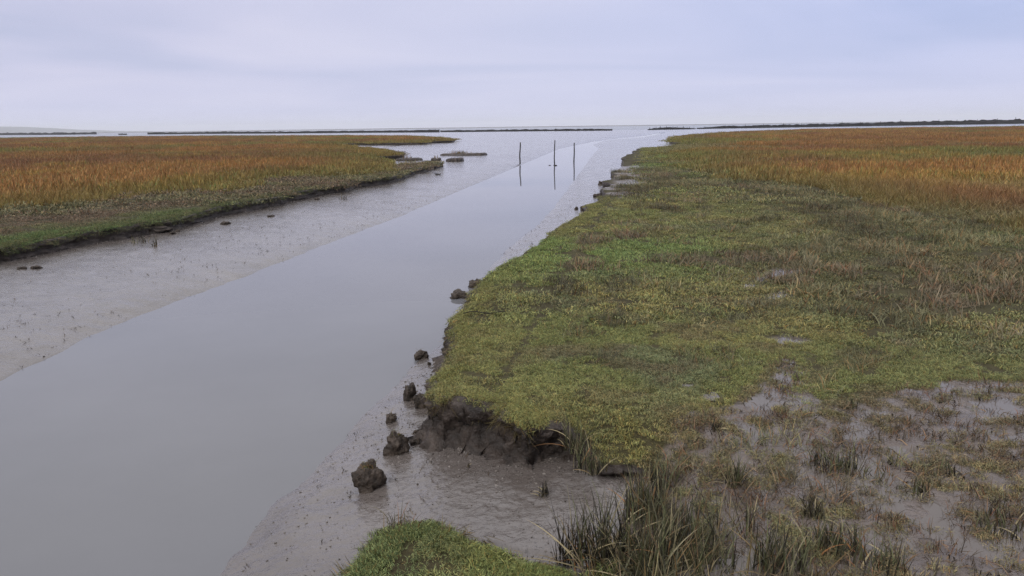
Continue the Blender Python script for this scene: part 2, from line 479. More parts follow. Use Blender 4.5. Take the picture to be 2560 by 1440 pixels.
# ------------------------------------------------------------------ marsh slabs
def marsh(name, outline, top, muddy, label, talus=1.0, cat='marsh'):
    out = []
    n = len(outline)
    for k in range(n):
        a = outline[k]; b = outline[(k + 1) % n]
        L = np.hypot(*(b - a)); t = 0.0
        while t < L - 1e-6:
            p = a + (b - a) * t / L
            out.append(p)
            r = max(2.5, np.hypot(*p))
            vis = p[1] > abs(p[0]) * .8
            st = (0.0045 * r if r < 9 else .0075 * r) if vis else .08 * r + .1
            t += min(st, 8)
            if L - t < st * .4: break
    O = np.array(out)
    T = np.roll(O, -1, 0) - np.roll(O, 1, 0)
    T /= np.linalg.norm(T, axis=1)[:, None] + 1e-9
    area = .5 * np.sum(O[:, 0] * np.roll(O[:, 1], -1) - np.roll(O[:, 0], -1) * O[:, 1])
    N = np.column_stack([T[:, 1], -T[:, 0]]) * (1 if area > 0 else -1)
    r = np.hypot(O[:, 0], O[:, 1])
    O = O - N * np.clip(.006 * r, .02, .12)[:, None]
    a1 = np.clip(np.where(r > 8, .026, .017) * r, .06, .6)
    O = O + N * (a1 * (fbm(O[:, 0] / (a1 * 3.2), O[:, 1] / (a1 * 3.2), 4, 81) - .5) * 1.5)[:, None]
    O = O + N * (.10 * (fbm(O[:, 0] * 6, O[:, 1] * 6, 2, 83) - .5))[:, None]
    # interior points on a polar grid that gets coarser with distance
    pts = []
    rr = 1.0
    k = 0
    while rr < 420:
        st = max(.05, .012 * rr) if rr < 60 else .03 * rr
        m = int(math.radians(92) * rr / st)
        tt = np.radians(-46) + (np.arange(m) + .5 * (k % 2)) / m * math.radians(92)
        pts.append(np.column_stack([np.sin(tt) * rr, np.cos(tt) * rr]))
        rr += st * .87; k += 1
    for rr in (2, 5, 9, 16, 30, 60, 110):
        tt = np.radians(np.concatenate([np.arange(50, 180, 8), -np.arange(50, 180, 8)]))
        pts.append(np.column_stack([np.sin(tt) * rr, np.cos(tt) * rr]))
    pts = np.vstack(pts)
    pts = pts[inside(pts, O)]
    rp = np.hypot(pts[:, 0], pts[:, 1])
    pts = pts[dist(pts, O, True) > np.clip(.006 * rp, .02, 1)]
    nb = len(O)
    allp = [Vector(p) for p in O.tolist()] + [Vector(p) for p in pts.tolist()]
    ov, oe, of, oi, _, _ = delaunay_2d_cdt(allp, [], [list(range(nb))] if area > 0 else [list(range(nb))[::-1]], 1, 1e-6)
    XY = np.array([(v.x, v.y) for v in ov])
    # output order keeps inputs first; map via oi
    back = {}
    for k2, ids in enumerate(oi):
        for q in ids: back[q] = k2
    zt = top(XY)
    V = np.column_stack([XY, zt]).tolist()
    Fc = [list(f) for f in of]
    mi = [0] * len(Fc)
    mud = muddy(XY)
    # eroded wall
    ztO = top(O); zb = mud_z(O + N * .1) - .12
    H = np.maximum(ztO - zb, .02)
    prof = [(.06, .015), (.13, .022), (.20, .02), (.27, .008), (.34, -.006), (.41, -.014), (.49, -.02), (.57, -.012), (.64, .005), (.72, .03), (.80, .09), (.88, .17), (.95, .27), (1.03, .40)]
    arc = np.cumsum(np.linalg.norm(np.diff(O, axis=0, prepend=O[:1]), axis=1))
    prev = [back[k2] for k2 in range(nb)]
    und = .4 + 1.2 * fbm(arc * 1.2, arc * 0, 3, 91)
    extra = []
    for q, (t, off) in enumerate(prof):
        nz = fbm(arc * 4, np.full(nb, t * 3.5), 4, 95) - .5
        o2 = (off * (talus if off > .025 else 1) * (und if off < 0 else 1) * np.clip(H / .4, .2, 1.2)) + .20 * nz * np.clip(H / .4, .1, 1) * (1 if q > 2 else .35) + .13 * (fbm(arc * 13, np.full(nb, t * 8.0), 4, 97) - .5) * np.clip(H / .4, .1, 1)
        R = O + N * o2[:, None]
        zz = ztO - H * t + .02 * nz
        if q > 0:
            for k2 in np.nonzero((r < 11) & (O[:, 1] > 1.5) & (H > .12))[0]:
                pv = Vector((R[k2, 0], R[k2, 1], zz[k2]))
                dsp = .050 * (1 - 2.2 * abs(mnoise.noise(pv * 7.0))) + .045 * mnoise.noise(pv * 13.0) + .026 * (1 - 2 * abs(mnoise.noise(pv * 24.0)))
                dsp *= min(1, .3 + q * .2) * min(1, H[k2] / .3)
                R[k2] += N[k2] * dsp; zz[k2] += .5 * dsp
        base = len(V)
        V += np.column_stack([R, zz]).tolist()
        cur = list(range(base, base + nb))
        for k2 in range(nb):
            k3 = (k2 + 1) % nb
            f = [prev[k2], cur[k2], cur[k3], prev[k3]]
            Fc.append(f if area > 0 else f[::-1])
            mi.append(1)
        prev = cur
        extra.append(np.ones(nb))
    mud = np.concatenate([mud] + extra)
    o = mesh_obj(name, V, Fc, [M_SOIL, M_BANK], mi, attrs={'muddy': ('FLOAT', mud)})
    tag(o, label, cat, kind='structure')
    return O, N, ztO


def warp(P, a=.35, k=.8, s=0):
    r = np.hypot(P[:, 0], P[:, 1])[:, None]
    w = np.column_stack([fbm(P[:, 0] * k, P[:, 1] * k, 4, 101 + s) - .5, fbm(P[:, 0] * k, P[:, 1] * k, 4, 103 + s) - .5])
    return P + w * a * 2 * np.clip(r / 8, .6, 8)


def muddy_r(P):
    Q = warp(P, .18, 2.0)
    m = inside(Q, MUDDY_R) * .95
    m = np.maximum(m, inside(Q, WET_R) * 1.0)
    for p in PUD: m = np.maximum(m, inside(warp(P, .05, 3), p) * 1.0)
    m = np.maximum(m, inside(Q, BARE_R) * .8)
    return m.astype(float)


def muddy_l(P):
    d = dist(P, MARSH_L[9:24])
    return np.clip(sstep(2.5, .4, d) * sstep(28, 45, P[:, 1]) * (fbm(P[:, 0] * .6, P[:, 1] * .6, 3, 7) > .42), 0, 1)


OR_, NR_, ZR_ = marsh('salt_marsh', MARSH_R, top_r, muddy_r, 'grassy salt marsh beside the creek with an eroded muddy edge', talus=.75)
OL_, NL_, ZL_ = marsh('salt_marsh', MARSH_L, top_l, muddy_l, 'far salt marsh across the creek with a dark crumbling edge', talus=.12)


# ------------------------------------------------------------------ grass tufts (shapes scattered below)
def blades(n, R, L, w, seg, lean, curl, seed, pal, head=0.0):
    g = np.random.default_rng(seed)
    V = []; Fc = []; C = []
    for b in range(n):
        a0 = g.uniform(0, 2 * math.pi); rr = R * math.sqrt(g.uniform(0, 1))
        p = np.array([math.cos(a0) * rr, math.sin(a0) * rr, -.01])
        az = g.uniform(0, 2 * math.pi)
        ln = g.uniform(*L); inc = g.uniform(*lean); cu = g.uniform(*curl)
        dirh = np.array([math.cos(az), math.sin(az), 0.]); side = np.array([-math.sin(az), math.cos(az), 0.])
        side = side * math.cos(.5) + np.array([0, 0, 1.]) * math.sin(.5) * g.choice([-1, 1])
        ww = w * g.uniform(.7, 1.3)
        c = np.array(pal[g.choice(len(pal), p=[q[3] for q in pal])][:3]) * g.uniform(.72, 1.28)
        base = len(V)
        tw = g.uniform(-.6, .6)
        hd = g.uniform() < head
        for k in range(seg + 1):
            t = k / seg
            wd = ww * (1 - t ** 2) if not hd else ww * (.6 if t < .7 else 1.5 * (1.05 - t) / .3)
            s2 = side * math.cos(tw * t) + dirh * math.sin(tw * t)
            V.append(p - s2 * wd * .5); V.append(p + s2 * wd * .5)
            C.append(c); C.append(c)
            if k < seg:
                an = inc + cu * t
                p = p + (dirh * math.sin(an) + np.array([0, 0, 1.]) * math.cos(an)) * ln / seg
                if p[2] < .003: p[2] = .003 + g.uniform(0, .008)
        for k in range(seg):
            a = base + 2 * k
            Fc.append([a, a + 1, a + 3, a + 2])
    return np.array(V), Fc, np.array(C)


def source(name, args, k):
    V, Fc, C = blades(*args)
    o = mesh_obj(f'{name}{k:02d}', V, Fc, M_GRASS, link=False, attrs={'blade': ('FLOAT_COLOR', C)})
    return o


def sources(name, variants):
    c = bpy.data.collections.new(name)
    for k, a in enumerate(variants):
        c.objects.link(source(name + '_', a, k))
    return c


def scatter_tree(coll):
    g = bpy.data.node_groups.new('scatter', 'GeometryNodeTree')
    g.interface.new_socket('Geometry', in_out='INPUT', socket_type='NodeSocketGeometry')
    g.interface.new_socket('Geometry', in_out='OUTPUT', socket_type='NodeSocketGeometry')
    N = g.nodes; L = g.links
    i = N.new('NodeGroupInput'); o = N.new('NodeGroupOutput')
    ip = N.new('GeometryNodeInstanceOnPoints'); ci = N.new('GeometryNodeCollectionInfo')
    ci.inputs['Collection'].default_value = coll
    ci.inputs['Separate Children'].default_value = True
    ci.inputs['Reset Children'].default_value = True
    ip.inputs['Pick Instance'].default_value = True

    def na(name, ty):
        n = N.new('GeometryNodeInputNamedAttribute'); n.data_type = ty; n.inputs['Name'].default_value = name
        return n.outputs['Attribute']
    L.new(i.outputs[0], ip.inputs['Points']); L.new(ci.outputs[0], ip.inputs['Instance'])
    L.new(na('idx', 'INT'), ip.inputs['Instance Index'])
    L.new(na('rot', 'FLOAT_VECTOR'), ip.inputs['Rotation'])
    L.new(na('scl', 'FLOAT_VECTOR'), ip.inputs['Scale'])
    L.new(ip.outputs[0], o.inputs[0])
    return g


def scatter(name, coll, P3, tint, label, cat, scale=(.8, 1.25), hs=None, tilt=.12, rot=None):
    n = len(P3)
    me = bpy.data.meshes.new(name)
    me.vertices.add(n)
    me.vertices.foreach_set('co', np.asarray(P3, np.float32).ravel())
    k = len(coll.objects)
    s = rng.uniform(scale[0], scale[1], n)
    h = s * (rng.uniform(.8, 1.2, n) if hs is None else hs)
    if rot is None:
        rot = np.column_stack([rng.normal(0, tilt, n), rng.normal(0, tilt, n), rng.uniform(0, 6.283, n)])
    for nm, ty, arr, pr in (('idx', 'INT', rng.integers(0, k, n).astype(np.int32), 'value'), ('rot', 'FLOAT_VECTOR', rot, 'vector'),
                            ('scl', 'FLOAT_VECTOR', np.column_stack([s, s, h]), 'vector'),
                            ('tint', 'FLOAT_COLOR', np.column_stack([np.clip(tint, 0, 1), np.ones(n)]), 'color')):
        a = me.attributes.new(nm, ty, 'POINT')
        a.data.foreach_set(pr, (arr if ty == 'INT' else np.asarray(arr, np.float32)).ravel())
    o = bpy.data.objects.new(name, me)
    COL.objects.link(o)
    md = o.modifiers.new('scatter', 'NODES'); md.node_group = scatter_tree(coll)
    return tag(o, label, cat, kind='stuff')


G1 = (1.0, 1.0, 1.0, .44); G2 = (1.55, 1.3, 1.2, .22); G3 = (.34, .36, .34, .26); G4 = (1.0, .62, .5, .08)
PT = [G1, G2, G3, G4]
turf_a = sources('turf_near', [(64, .075, (.016, .052), .0034, 4, (.5, 1.5), (.2, 1.7), 10 + k, PT) for k in range(6)])
turf_b = sources('turf_mid', [(150, .20, (.022, .062), .0068, 3, (.4, 1.4), (.2, 1.5), 20 + k, PT) for k in range(5)])
turf_c = sources('turf_far', [(170, .60, (.04, .10), .022, 2, (.3, 1.3), (.1, 1.3), 30 + k, PT) for k in range(5)])
PM = [(1, 1, 1, .5), (1.5, 1.25, 1.1, .15), (.55, .6, .6, .25), (1.25, .75, .6, .10)]
mid_a = sources('rough_near', [(40, .10, (.06, .17), .0048, 4, (.1, 1.0), (.3, 1.6), 40 + k, PM) for k in range(5)])
mid_b = sources('rough_mid', [(70, .24, (.08, .22), .010, 4, (.1, .9), (.3, 1.5), 50 + k, PM) for k in range(5)])
PO = [(1, 1, 1, .5), (1.3, 1.2, 1.0, .2), (.6, .5, .5, .22), (.6, 1.0, .9, .08)]
tall_b = sources('tall_near', [(30, .14, (.26, .52), .008, 5, (.02, .35), (.15, .9), 60 + k, PO, .35) for k in range(6)])
tall_c = sources('tall_mid', [(60, .40, (.28, .55), .020, 4, (.02, .3), (.1, .7), 70 + k, PO, .35) for k in range(5)])
tall_d = sources('tall_far', [(170, 1.5, (.30, .55), .055, 3, (.02, .25), (.1, .5), 80 + k, PO, .3) for k in range(5)])


def sample(r0, r1, dens, half=44):
    A_ = math.radians(2 * half) / 2 * (r1 * r1 - r0 * r0)
    n = int(A_ * dens)
    r = np.sqrt(rng.uniform(r0 * r0, r1 * r1, n)); t = np.radians(rng.uniform(-half, half, n))
    return np.column_stack([np.sin(t) * r, np.cos(t) * r])


def lerp(a, b, t):
    return np.asarray(a)[None, :] * (1 - t[:, None]) + np.asarray(b)[None, :] * t[:, None]


def put(P, zf):
    return np.column_stack([P, zf(P)])


GREEN = (.180, .206, .078); YEL = (.238, .238, .090); LIME = (.165, .245, .078); OLIVE = (.150, .146, .078); BROWN = (.145, .115, .080); DARK = (.070, .066, .040)
ORANGE = (.275, .148, .056); RUST = (.205, .106, .054); GOLD = (.300, .205, .062); TGREEN = (.165, .160, .055)


def turf_tint_r(P):
    n = fbm(P[:, 0] * .9, P[:, 1] * .9, 4, 201); n2 = fbm(P[:, 0] * 3, P[:, 1] * 3, 3, 203); n3 = fbm(P[:, 0] * .35, P[:, 1] * .35, 3, 205)
    c = lerp(GREEN, YEL, sstep(.47, .74, n))
    gb = sstep(.54, .70, fbm(P[:, 0] * 1.4 + 7, P[:, 1] * 1.4, 3, 207)) * .6
    c = c * (1 - gb)[:, None] + np.asarray((.145, .172, .100))[None] * gb[:, None]
    c = c * (1 - .55 * sstep(.52, .72, n2))[:, None] + np.asarray(BROWN)[None] * (.55 * sstep(.52, .72, n2))[:, None]
    de = dist(P, A)
    e = sstep(1.2, .1, de) * .5                                   # yellower along the lip
    c = c * (1 - e)[:, None] + np.asarray(YEL)[None] * e[:, None]
    mo = sstep(1.5, .9, dist(P, Cq)) * .38
    c = c * (1 - mo)[:, None] + np.asarray(LIME)[None] * 1.05 * mo[:, None]
    lime = sstep(.56, .70, n3) * sstep(9, 14, np.hypot(P[:, 0], P[:, 1])) * .8
    c = c * (1 - lime)[:, None] + np.asarray(LIME)[None] * lime[:, None]
    inm = inside(warp(P, .3, 1.2, 4), MUDDY_R)
    c = np.where(inm[:, None], c * .45 + np.asarray(BROWN)[None] * .6, c)
    ol = sstep(1.0, 6.0, de) * .45                                # duller inland
    c = c * (1 - ol)[:, None] + np.asarray(OLIVE)[None] * ol[:, None]
    return c


def tall_tint(P, s=0):
    r = np.hypot(P[:, 0], P[:, 1])
    k = 1 / np.clip(r * .16, 2, 40)
    n = fbm(P[:, 0] * .10, P[:, 1] * .07, 4, 211 + s); n2 = fbm(P[:, 0] * .3 + 9, P[:, 1] * .3, 3, 213 + s); n3 = fbm(P[:, 0] * .05, P[:, 1] * .045, 3, 215 + s)
    c = lerp(RUST, ORANGE, sstep(.35, .62, n))
    g = sstep(.48, .66, n3) * .85
    c = c * (1 - g)[:, None] + np.asarray(TGREEN)[None] * g[:, None]
    g = sstep(.58, .72, n2) * .6
    c = c * (1 - g)[:, None] + np.asarray(GOLD)[None] * g[:, None]
    return c


def zone(P, a=.35, k=.7, s=0):
    return warp(P, a, k, s)


def keep_near(P, r0, r1, f=.12):
    """soft hand-over between neighbouring densities"""
    r = np.hypot(P[:, 0], P[:, 1]) * (1 + f * (rng.uniform(0, 1, len(P)) - .5))
    return P[(r > r0) & (r < r1)]


def edge_ok(P, O, rr=.02):
    return inside(P, O)


AE = OR_[(OR_[:, 1] > 1) & (dist(OR_, np.vstack([A, Bq, Cq])) < 1.5)]
# --- rain and tide water standing in the hollows of the muddy corner (flat; the ground rises through it)
gx, gy = np.meshgrid(np.arange(-.4, 8, .05), np.arange(1.8, 13, .05))
GP = np.column_stack([gx.ravel(), gy.ravel()])
ok = inside(GP, MUDDY_R)
for p in PUD: ok |= inside((GP - p.mean(0)) / 1.3 + p.mean(0), p)
ok &= (dist(GP, INL) > .75) & (dist(GP, Cq) > .6) & inside(GP, OR_)
ok = ok.reshape(gx.shape); nx_ = gx.shape[1]
full = ok[:-1, :-1] & ok[1:, :-1] & ok[:-1, 1:] & ok[1:, 1:]
ii, jj = np.nonzero(full); b0 = ii * nx_ + jj
used, inv = np.unique(np.stack([b0, b0 + 1, b0 + nx_ + 1, b0 + nx_], 1), return_inverse=True)
gu = GP[used]
pv_ = np.column_stack([gu, -.005 + .12 * (fbm(gu[:, 0] * .12, gu[:, 1] * .12, 2, 47) - .5) * sstep(8, 30, np.hypot(gu[:, 0], gu[:, 1]))])
tag(mesh_obj('puddle_water', pv_, inv.reshape(-1, 4), M_PUDDLE), 'shallow puddles shining in the hollows of the muddy marsh corner', 'puddle', kind='structure')

# --- short turf, right-hand marsh
first = True
for coll, r0, r1, dens, scl in ((turf_a, 2.2, 8.5, 620, (.6, 1.0)), (turf_b, 8.5, 23, 52, (.8, 1.25)), (turf_c, 23, 75, 6, (.8, 1.2))):
    P = keep_near(sample(r0 * .92, r1 * 1.08, dens), r0, r1)
    P = P[inside(P, OR_)]
    Z = zone(P)
    tall = inside(Z, TALL_R); dark = inside(zone(P, .5, .8, 9), DARK_R) & ~tall
    mud = inside(warp(P, .18, 2.0), MUDDY_R); wet = inside(warp(P, .18, 2.0), WET_R); bare = inside(zone(P, .2, 2), BARE_R)
    n = fbm(P[:, 0] * 3.2, P[:, 1] * 3.2, 4, 221); n1 = fbm(P[:, 0] * 12, P[:, 1] * 12, 3, 223)
    k = ~tall
    k &= ~(mud & (n * .35 + n1 * .65 < .557)) & ~(wet & (n * .3 + n1 * .7 < .63)) & ~(bare & (n1 < .5)) & ~(dark & (n < .45))
    k &= dist(P, AE) > {turf_a: .045, turf_b: .15, turf_c: .42}[coll]
    k &= ~((~mud) & (n * .45 + n1 * .55 < .385))
    for p in PUD: k &= ~inside(warp(P, .05, 3), p)
    P = P[k]; dark = dark[k]; tall = tall[k]
    t = turf_tint_r(P)
    t = np.where(dark[:, None], t * .55 + np.asarray(DARK)[None] * .5, t) * rng.uniform(.68, 1.30, len(P))[:, None]
    scatter('turf_grass', coll, put(P, top_r), t, ['short matted green turf on the near salt marsh', 'short green turf in the middle of the salt marsh', 'short dark turf far along the salt marsh'][[8.5, 23, 75].index(r1)], 'turf', scl)

# --- turf hanging over the lip of the near bank
vis = (OR_[:, 1] > 2.0) & (np.abs(OR_[:, 0]) < OR_[:, 1]) & (np.hypot(OR_[:, 0], OR_[:, 1]) < 24) & (OR_[:, 1] > 1)
dd_ = dist(OR_, Bq)
idx = np.nonzero(vis)[0]
rep = np.repeat(idx, 7)
off = rng.uniform(-.19, .012, len(rep)) * np.where(np.hypot(OR_[rep][:, 0], OR_[rep][:, 1]) > 9, 1.5, .75)
P = OR_[rep] + NR_[rep] * off[:, None] + rng.normal(0, .02, (len(rep), 2))
P = P + (NR_[rep] * 0)
k = (dd_[rep] > .25)
drop = np.where(off > -.04, rng.uniform(0, .035, len(rep)), 0)
P3 = np.column_stack([P, top_r(P) - drop])[k]
ang = np.arctan2(NR_[rep][k][:, 1], NR_[rep][k][:, 0])
rot = np.column_stack([rng.normal(0, .2, len(ang)), rng.uniform(.1, .8, len(ang)), ang])
t = turf_tint_r(P[k]) * .95
nearm = np.hypot(P[k][:, 0], P[k][:, 1]) < 9
for sel, coll in ((nearm, turf_a), (~nearm, turf_b)):
    scatter('lip_grass', coll, P3[sel], t[sel], 'turf drooping over the eroded lip of the near bank', 'grass', (.55, .95) if coll is turf_a else (.25, .5), rot=rot[sel])

# --- roots and dead blades hanging from the broken lip
roots = sources('roots', [(14, .05, (.03, .15), .0042, 4, (.0, .7), (-.3, .8), 120 + k, [(1, 1, 1, .5), (.4, .4, .4, .35), (1.9, 1.6, 1.2, .15)]) for k in range(5)])
idx = np.nonzero(vis & (np.hypot(OR_[:, 0], OR_[:, 1]) < 12) & (dd_ > .1))[0]
idx = np.repeat(idx, 3); idx = idx[fbm(OR_[idx][:, 0] * 4, OR_[idx][:, 1] * 4, 3, 131) > .42]
P = OR_[idx] + NR_[idx] * rng.uniform(-.05, .03, len(idx))[:, None] + rng.normal(0, .03, (len(idx), 2))
ang = np.arctan2(NR_[idx][:, 1], NR_[idx][:, 0])
scatter('hanging_roots', roots, np.column_stack([P, top_r(P) - rng.uniform(0, .11, len(P))]), lerp((.06, .042, .026), (.15, .125, .055), rng.uniform(0, 1, len(P)) ** 1.5),
        'brown roots and dead blades hanging down the broken face of the near bank', 'roots', (.6, 1.2), rot=np.column_stack([rng.normal(0, .3, len(ang)), rng.uniform(1.4, 2.7, len(ang)), ang]))

# --- rougher dark grass between turf and tall grass, right marsh
for coll, r0, r1, dens in ((mid_a, 2.2, 9, 34), (mid_b, 9, 40, 11)):
    P = keep_near(sample(r0, r1, dens), r0, r1)
    P = P[inside(P, OR_)]
    tall = inside(zone(P), TALL_R); dark = inside(zone(P, .5, .8, 9), DARK_R) & ~tall
    n = fbm(P[:, 0] * 1.6, P[:, 1] * 1.6, 4, 231)
    mud = inside(warp(P, .18, 2.0), MUDDY_R)
    k = (dark & (n > .40)) | (~tall & ~dark & ~mud & (n > .60) & (dist(P, A) > 1.0)) | (mud & (n > .66))
    for p in PUD: k &= ~inside(P, p)
    P = P[k]
    nn = fbm(P[:, 0] * .8, P[:, 1] * .8, 3, 233)
    t = lerp(np.asarray(DARK) * 1.1, np.asarray(OLIVE) * 1.1, sstep(.35, .65, nn)); b = sstep(.5, .72, fbm(P[:, 0] * .5, P[:, 1] * .5, 3, 237)) * .8
    t = t * (1 - b)[:, None] + np.asarray(BROWN)[None] * b[:, None]
    scatter('rough_grass', coll, put(P, top_r), t * rng.uniform(.8, 1.3, len(P))[:, None], 'dark rough grass between the turf and the tall grass' if r1 > 10 else 'dark rough grass dotted over the near turf', 'grass', (.7, 1.2))

# --- tall autumn grass
for side, Opoly, TP, zf, s in (('right', OR_, TALL_R, top_r, 0), ('left', OL_, TALL_L, top_l, 60)):
    for coll, r0, r1, dens, scl in ((tall_b, 8, 30, 34, (.75, 1.15)), (tall_c, 30, 85, 5.5, (.8, 1.15)), (tall_d, 85, 390, .42, (.8, 1.15))):
        P = keep_near(sample(r0 * .93, r1 * 1.07, dens), r0, r1)
        P = P[inside(P, Opoly)]
        Z = zone(P, .3, .5, 0) if r0 < 40 else P
        P = P[inside(Z, TP)]
        n = fbm(P[:, 0] * .5, P[:, 1] * .5, 3, 241 + s)
        n2 = fbm(P[:, 0] * .06, P[:, 1] * .09, 3, 243 + s)
        low = sstep(.56, .64, n2) if side == 'right' else np.zeros(len(P))
        P_, n_, low_ = P, n, low
        d = dist(P, TP, True)
        hs = np.clip(.45 + d / np.clip(.1 * np.hypot(P[:, 0], P[:, 1]), .5, 6), .45, 1.0) * (1 - .55 * low) * (.85 + .4 * (n - .3)) * (1.0 if r0 < 80 else .9)
        t = tall_tint(P, s)
        e = (1 - sstep(0, 1, d / np.clip(.16 * np.hypot(P[:, 0], P[:, 1]), 1, 8))) * .65
        t = t * (1 - e)[:, None] + np.asarray(TGREEN)[None] * e[:, None] * .95
        t = t * (1 - low * .6)[:, None] + np.asarray(OLIVE)[None] * (low * .6)[:, None]
        scatter('tall_grass', coll, put(P, zf), t * rng.uniform(.8, 1.2, len(P))[:, None],
                ('tall rust and orange autumn grass ' + {8: 'nearest the turf', 30: 'in the middle distance', 85: 'far off'}[r0] +
                 (' on the marsh this side of the creek' if side == 'right' else ' on the marsh across the creek')), 'grass', scl, hs=hs, tilt=.08)

# --- left marsh short turf
for coll, r0, r1, dens in ((turf_b, 10, 24, 50), (turf_c, 24, 75, 7)):
    P = keep_near(sample(r0 * .93, r1 * 1.07, dens), r0, r1)
    P = P[inside(P, OL_)]
    P = P[~inside(zone(P, .3, .5), TALL_L)]
    n = fbm(P[:, 0] * 1.5, P[:, 1] * 1.5, 3, 251)
    P = P[n > .36 + .12 * (muddy_l(P) if len(P) else 0)]
    d = dist(P, MARSH_L[:24]); nn = fbm(P[:, 0] * .7, P[:, 1] * .7, 3, 253)
    t = lerp(OLIVE, BROWN, sstep(.4, .6, nn)); g = sstep(2.6, .3, d + 2.0 * (nn - .5)) * sstep(32, 18, np.hypot(P[:, 0], P[:, 1])) * .9
    t = t * (1 - g)[:, None] + np.asarray((.085, .14, .045))[None] * g[:, None]
    scatter('turf_grass', coll, put(P, top_l), t * rng.uniform(.8, 1.2, len(P))[:, None],
            'short green turf along the edge of the marsh across the creek' if r1 < 30 else 'short brown turf far along the marsh across the creek', 'turf')
vis = (OL_[:, 1] > 5) & (np.abs(OL_[:, 0]) < OL_[:, 1]) & (np.hypot(OL_[:, 0], OL_[:, 1]) < 45)
idx = np.repeat(np.nonzero(vis)[0], 4)
P = OL_[idx] + NL_[idx] * rng.uniform(-.15, .03, len(idx))[:, None]
ang = np.arctan2(NL_[idx][:, 1], NL_[idx][:, 0])
rot = np.column_stack([rng.normal(0, .2, len(ang)), rng.uniform(.2, 1.3, len(ang)), ang])
scatter('lip_grass', turf_b, np.column_stack([P, top_l(P) - rng.uniform(0, .05, len(P))]), lerp((.075, .105, .04), OLIVE, rng.uniform(0, 1, len(P))),
        'turf drooping over the dark lip of the bank across the creek', 'grass', (.5, .9), rot=rot)


# ------------------------------------------------------------------ things on the mud
def gz(px, py, zf, z0=-.3):
    z_ = z0
    for _ in range(6):
        p = at(px, py, z_)
        z_ = float(zf(p[None, :2])[0])
    return np.array([p[0], p[1], z_])


def in_water(P):
    return np.full(len(P), W - .02)


def clod(name, px0, px1, pyb, h, label, zf=mud_z, seed=0, depth=.8, sharp=1.0, grass=0, group=None, res=40):
    """lump of fallen bank: rough closed surface resting in the mud; px0..px1 its width in the photograph, pyb its foot"""
    c = gz((px0 + px1) / 2, pyb, zf)
    dcam = math.sqrt(c[0] ** 2 + c[1] ** 2 + (EYE - c[2]) ** 2)
    w = (px1 - px0) / F * dcam * .82
    if res <= 32: sharp, w, h = 1.6, w * .78, h * 1.0
    rx, ry = w / 2, w / 2 * depth
    cy = c + np.array([c[0], c[1], 0]) / np.hypot(c[0], c[1]) * ry
    V = []; Fc = []
    nu, nv = res, res // 2
    off = Vector((seed * 3.7, seed * 1.9, seed * .7))
    for a in range(nv + 1):
        ph = math.pi * a / nv
        for b in range(nu):
            t = 2 * math.pi * b / nu
            d = Vector((math.sin(ph) * math.cos(t), math.sin(ph) * math.sin(t), math.cos(ph)))
            # boxier than a ball
            e = max(abs(d.x), abs(d.y), abs(d.z))
            d2 = d * (.80 + .20 / e)
            k = 1 + sharp * (.50 * mnoise.fractal(d * 1.1 + off, .9, 2.1, 2) + .16 * (1 - 2 * abs(mnoise.noise(d * 2.6 + off))) + .10 * mnoise.noise(Vector((d.x * 4, d.y * 4, d.z * 11)) + off) + .05 * mnoise.noise(d * 17 + off))
            zz = d2.z * k
            V.append((d2.x * rx * k, d2.y * ry * k, zz * h * .56 + h * .28 if zz > -.5 else -.12 * h + zz * .05))
    for a in range(nv):
        for b in range(nu):
            b2 = (b + 1) % nu
            Fc.append([a * nu + b, (a + 1) * nu + b, (a + 1) * nu + b2, a * nu + b2])
    o = mesh_obj(name, V, Fc, M_CLOD)
    o.location = cy.tolist()
    o.rotation_euler[2] = math.atan2(-c[0], c[1])
    tag(o, label, 'mud clod', group)
    if grass:
        Vb, Fb, Cb = blades(grass, rx * .55, (.03, .11), .004, 4, (.3, 1.4), (.2, 1.6), 300 + seed, [(.12, .075, .03, .5), (.05, .04, .02, .3), (.10, .12, .03, .2)])
        Vb[:, 2] += h * .80
        mesh_obj('root_grass_tuft', Vb, Fb, M_BLADE, parent=o, attrs={'blade': ('FLOAT_COLOR', Cb)})  # tuft of roots and grass on top of the clod
    return o


clod('mud_clod', 886, 962, 1232, .22, 'largest dark clod of fallen bank with ragged roots, nearest the grassy foreground hump', seed=1, grass=70, res=72)
clod('mud_clod', 964, 1018, 1140, .19, 'dark clod with a green grass tip, second nearest in the row below the bank', seed=2, grass=45, res=64)
clod('mud_clod', 964, 992, 1058, .085, 'small round brown clod between the grass tipped clod and the tall leaning one', seed=3, grass=14, res=48)
clod('mud_clod', 1010, 1044, 1003, .19, 'tall narrow dark clod leaning beside the grassy bank corner', seed=4, depth=.9, res=56)
clod('mud_clod', 1034, 1072, 1022, .15, 'brown clod wedged against the bank corner behind the tall narrow one', seed=5, res=56)
clod('mud_clod', 1036, 1071, 898, .105, 'dark clod with a stray root at the waterline below the lawn edge', seed=6, grass=12, res=48)
clod('mud_clod', 1067, 1079, 913, .04, 'tiny dark pebble sized clod beside the waterline clod', seed=7, res=24)
clod('mud_clod', 1124, 1172, 750, .15, 'big black clod standing in the creek water below the bank', zf=in_water, seed=28, depth=.9, res=56)
clod('mud_clod', 1168, 1206, 722, .17, 'dark clod half hidden behind the bank edge, just above the one in the water', zf=in_water, seed=9, res=48)
clod('mud_clod', 1022, 1052, 1112, .045, 'flat low dark clod right of the grass tipped clod', seed=10, depth=.5, res=32)
clod('mud_clod', 1032, 1058, 1085, .035, 'thin flat dark slab of mud behind the grass tipped clod', seed=11, depth=.45, res=32)
clod('mud_clod', 552, 574, 561, .08, 'lone dark clod on the far mud slope, right of the far bank edge', seed=12, res=28)
clod('mud_clod', 668, 688, 542, .05, 'flat dark clod lying on the far mud slope, further up the creek', seed=13, res=28)
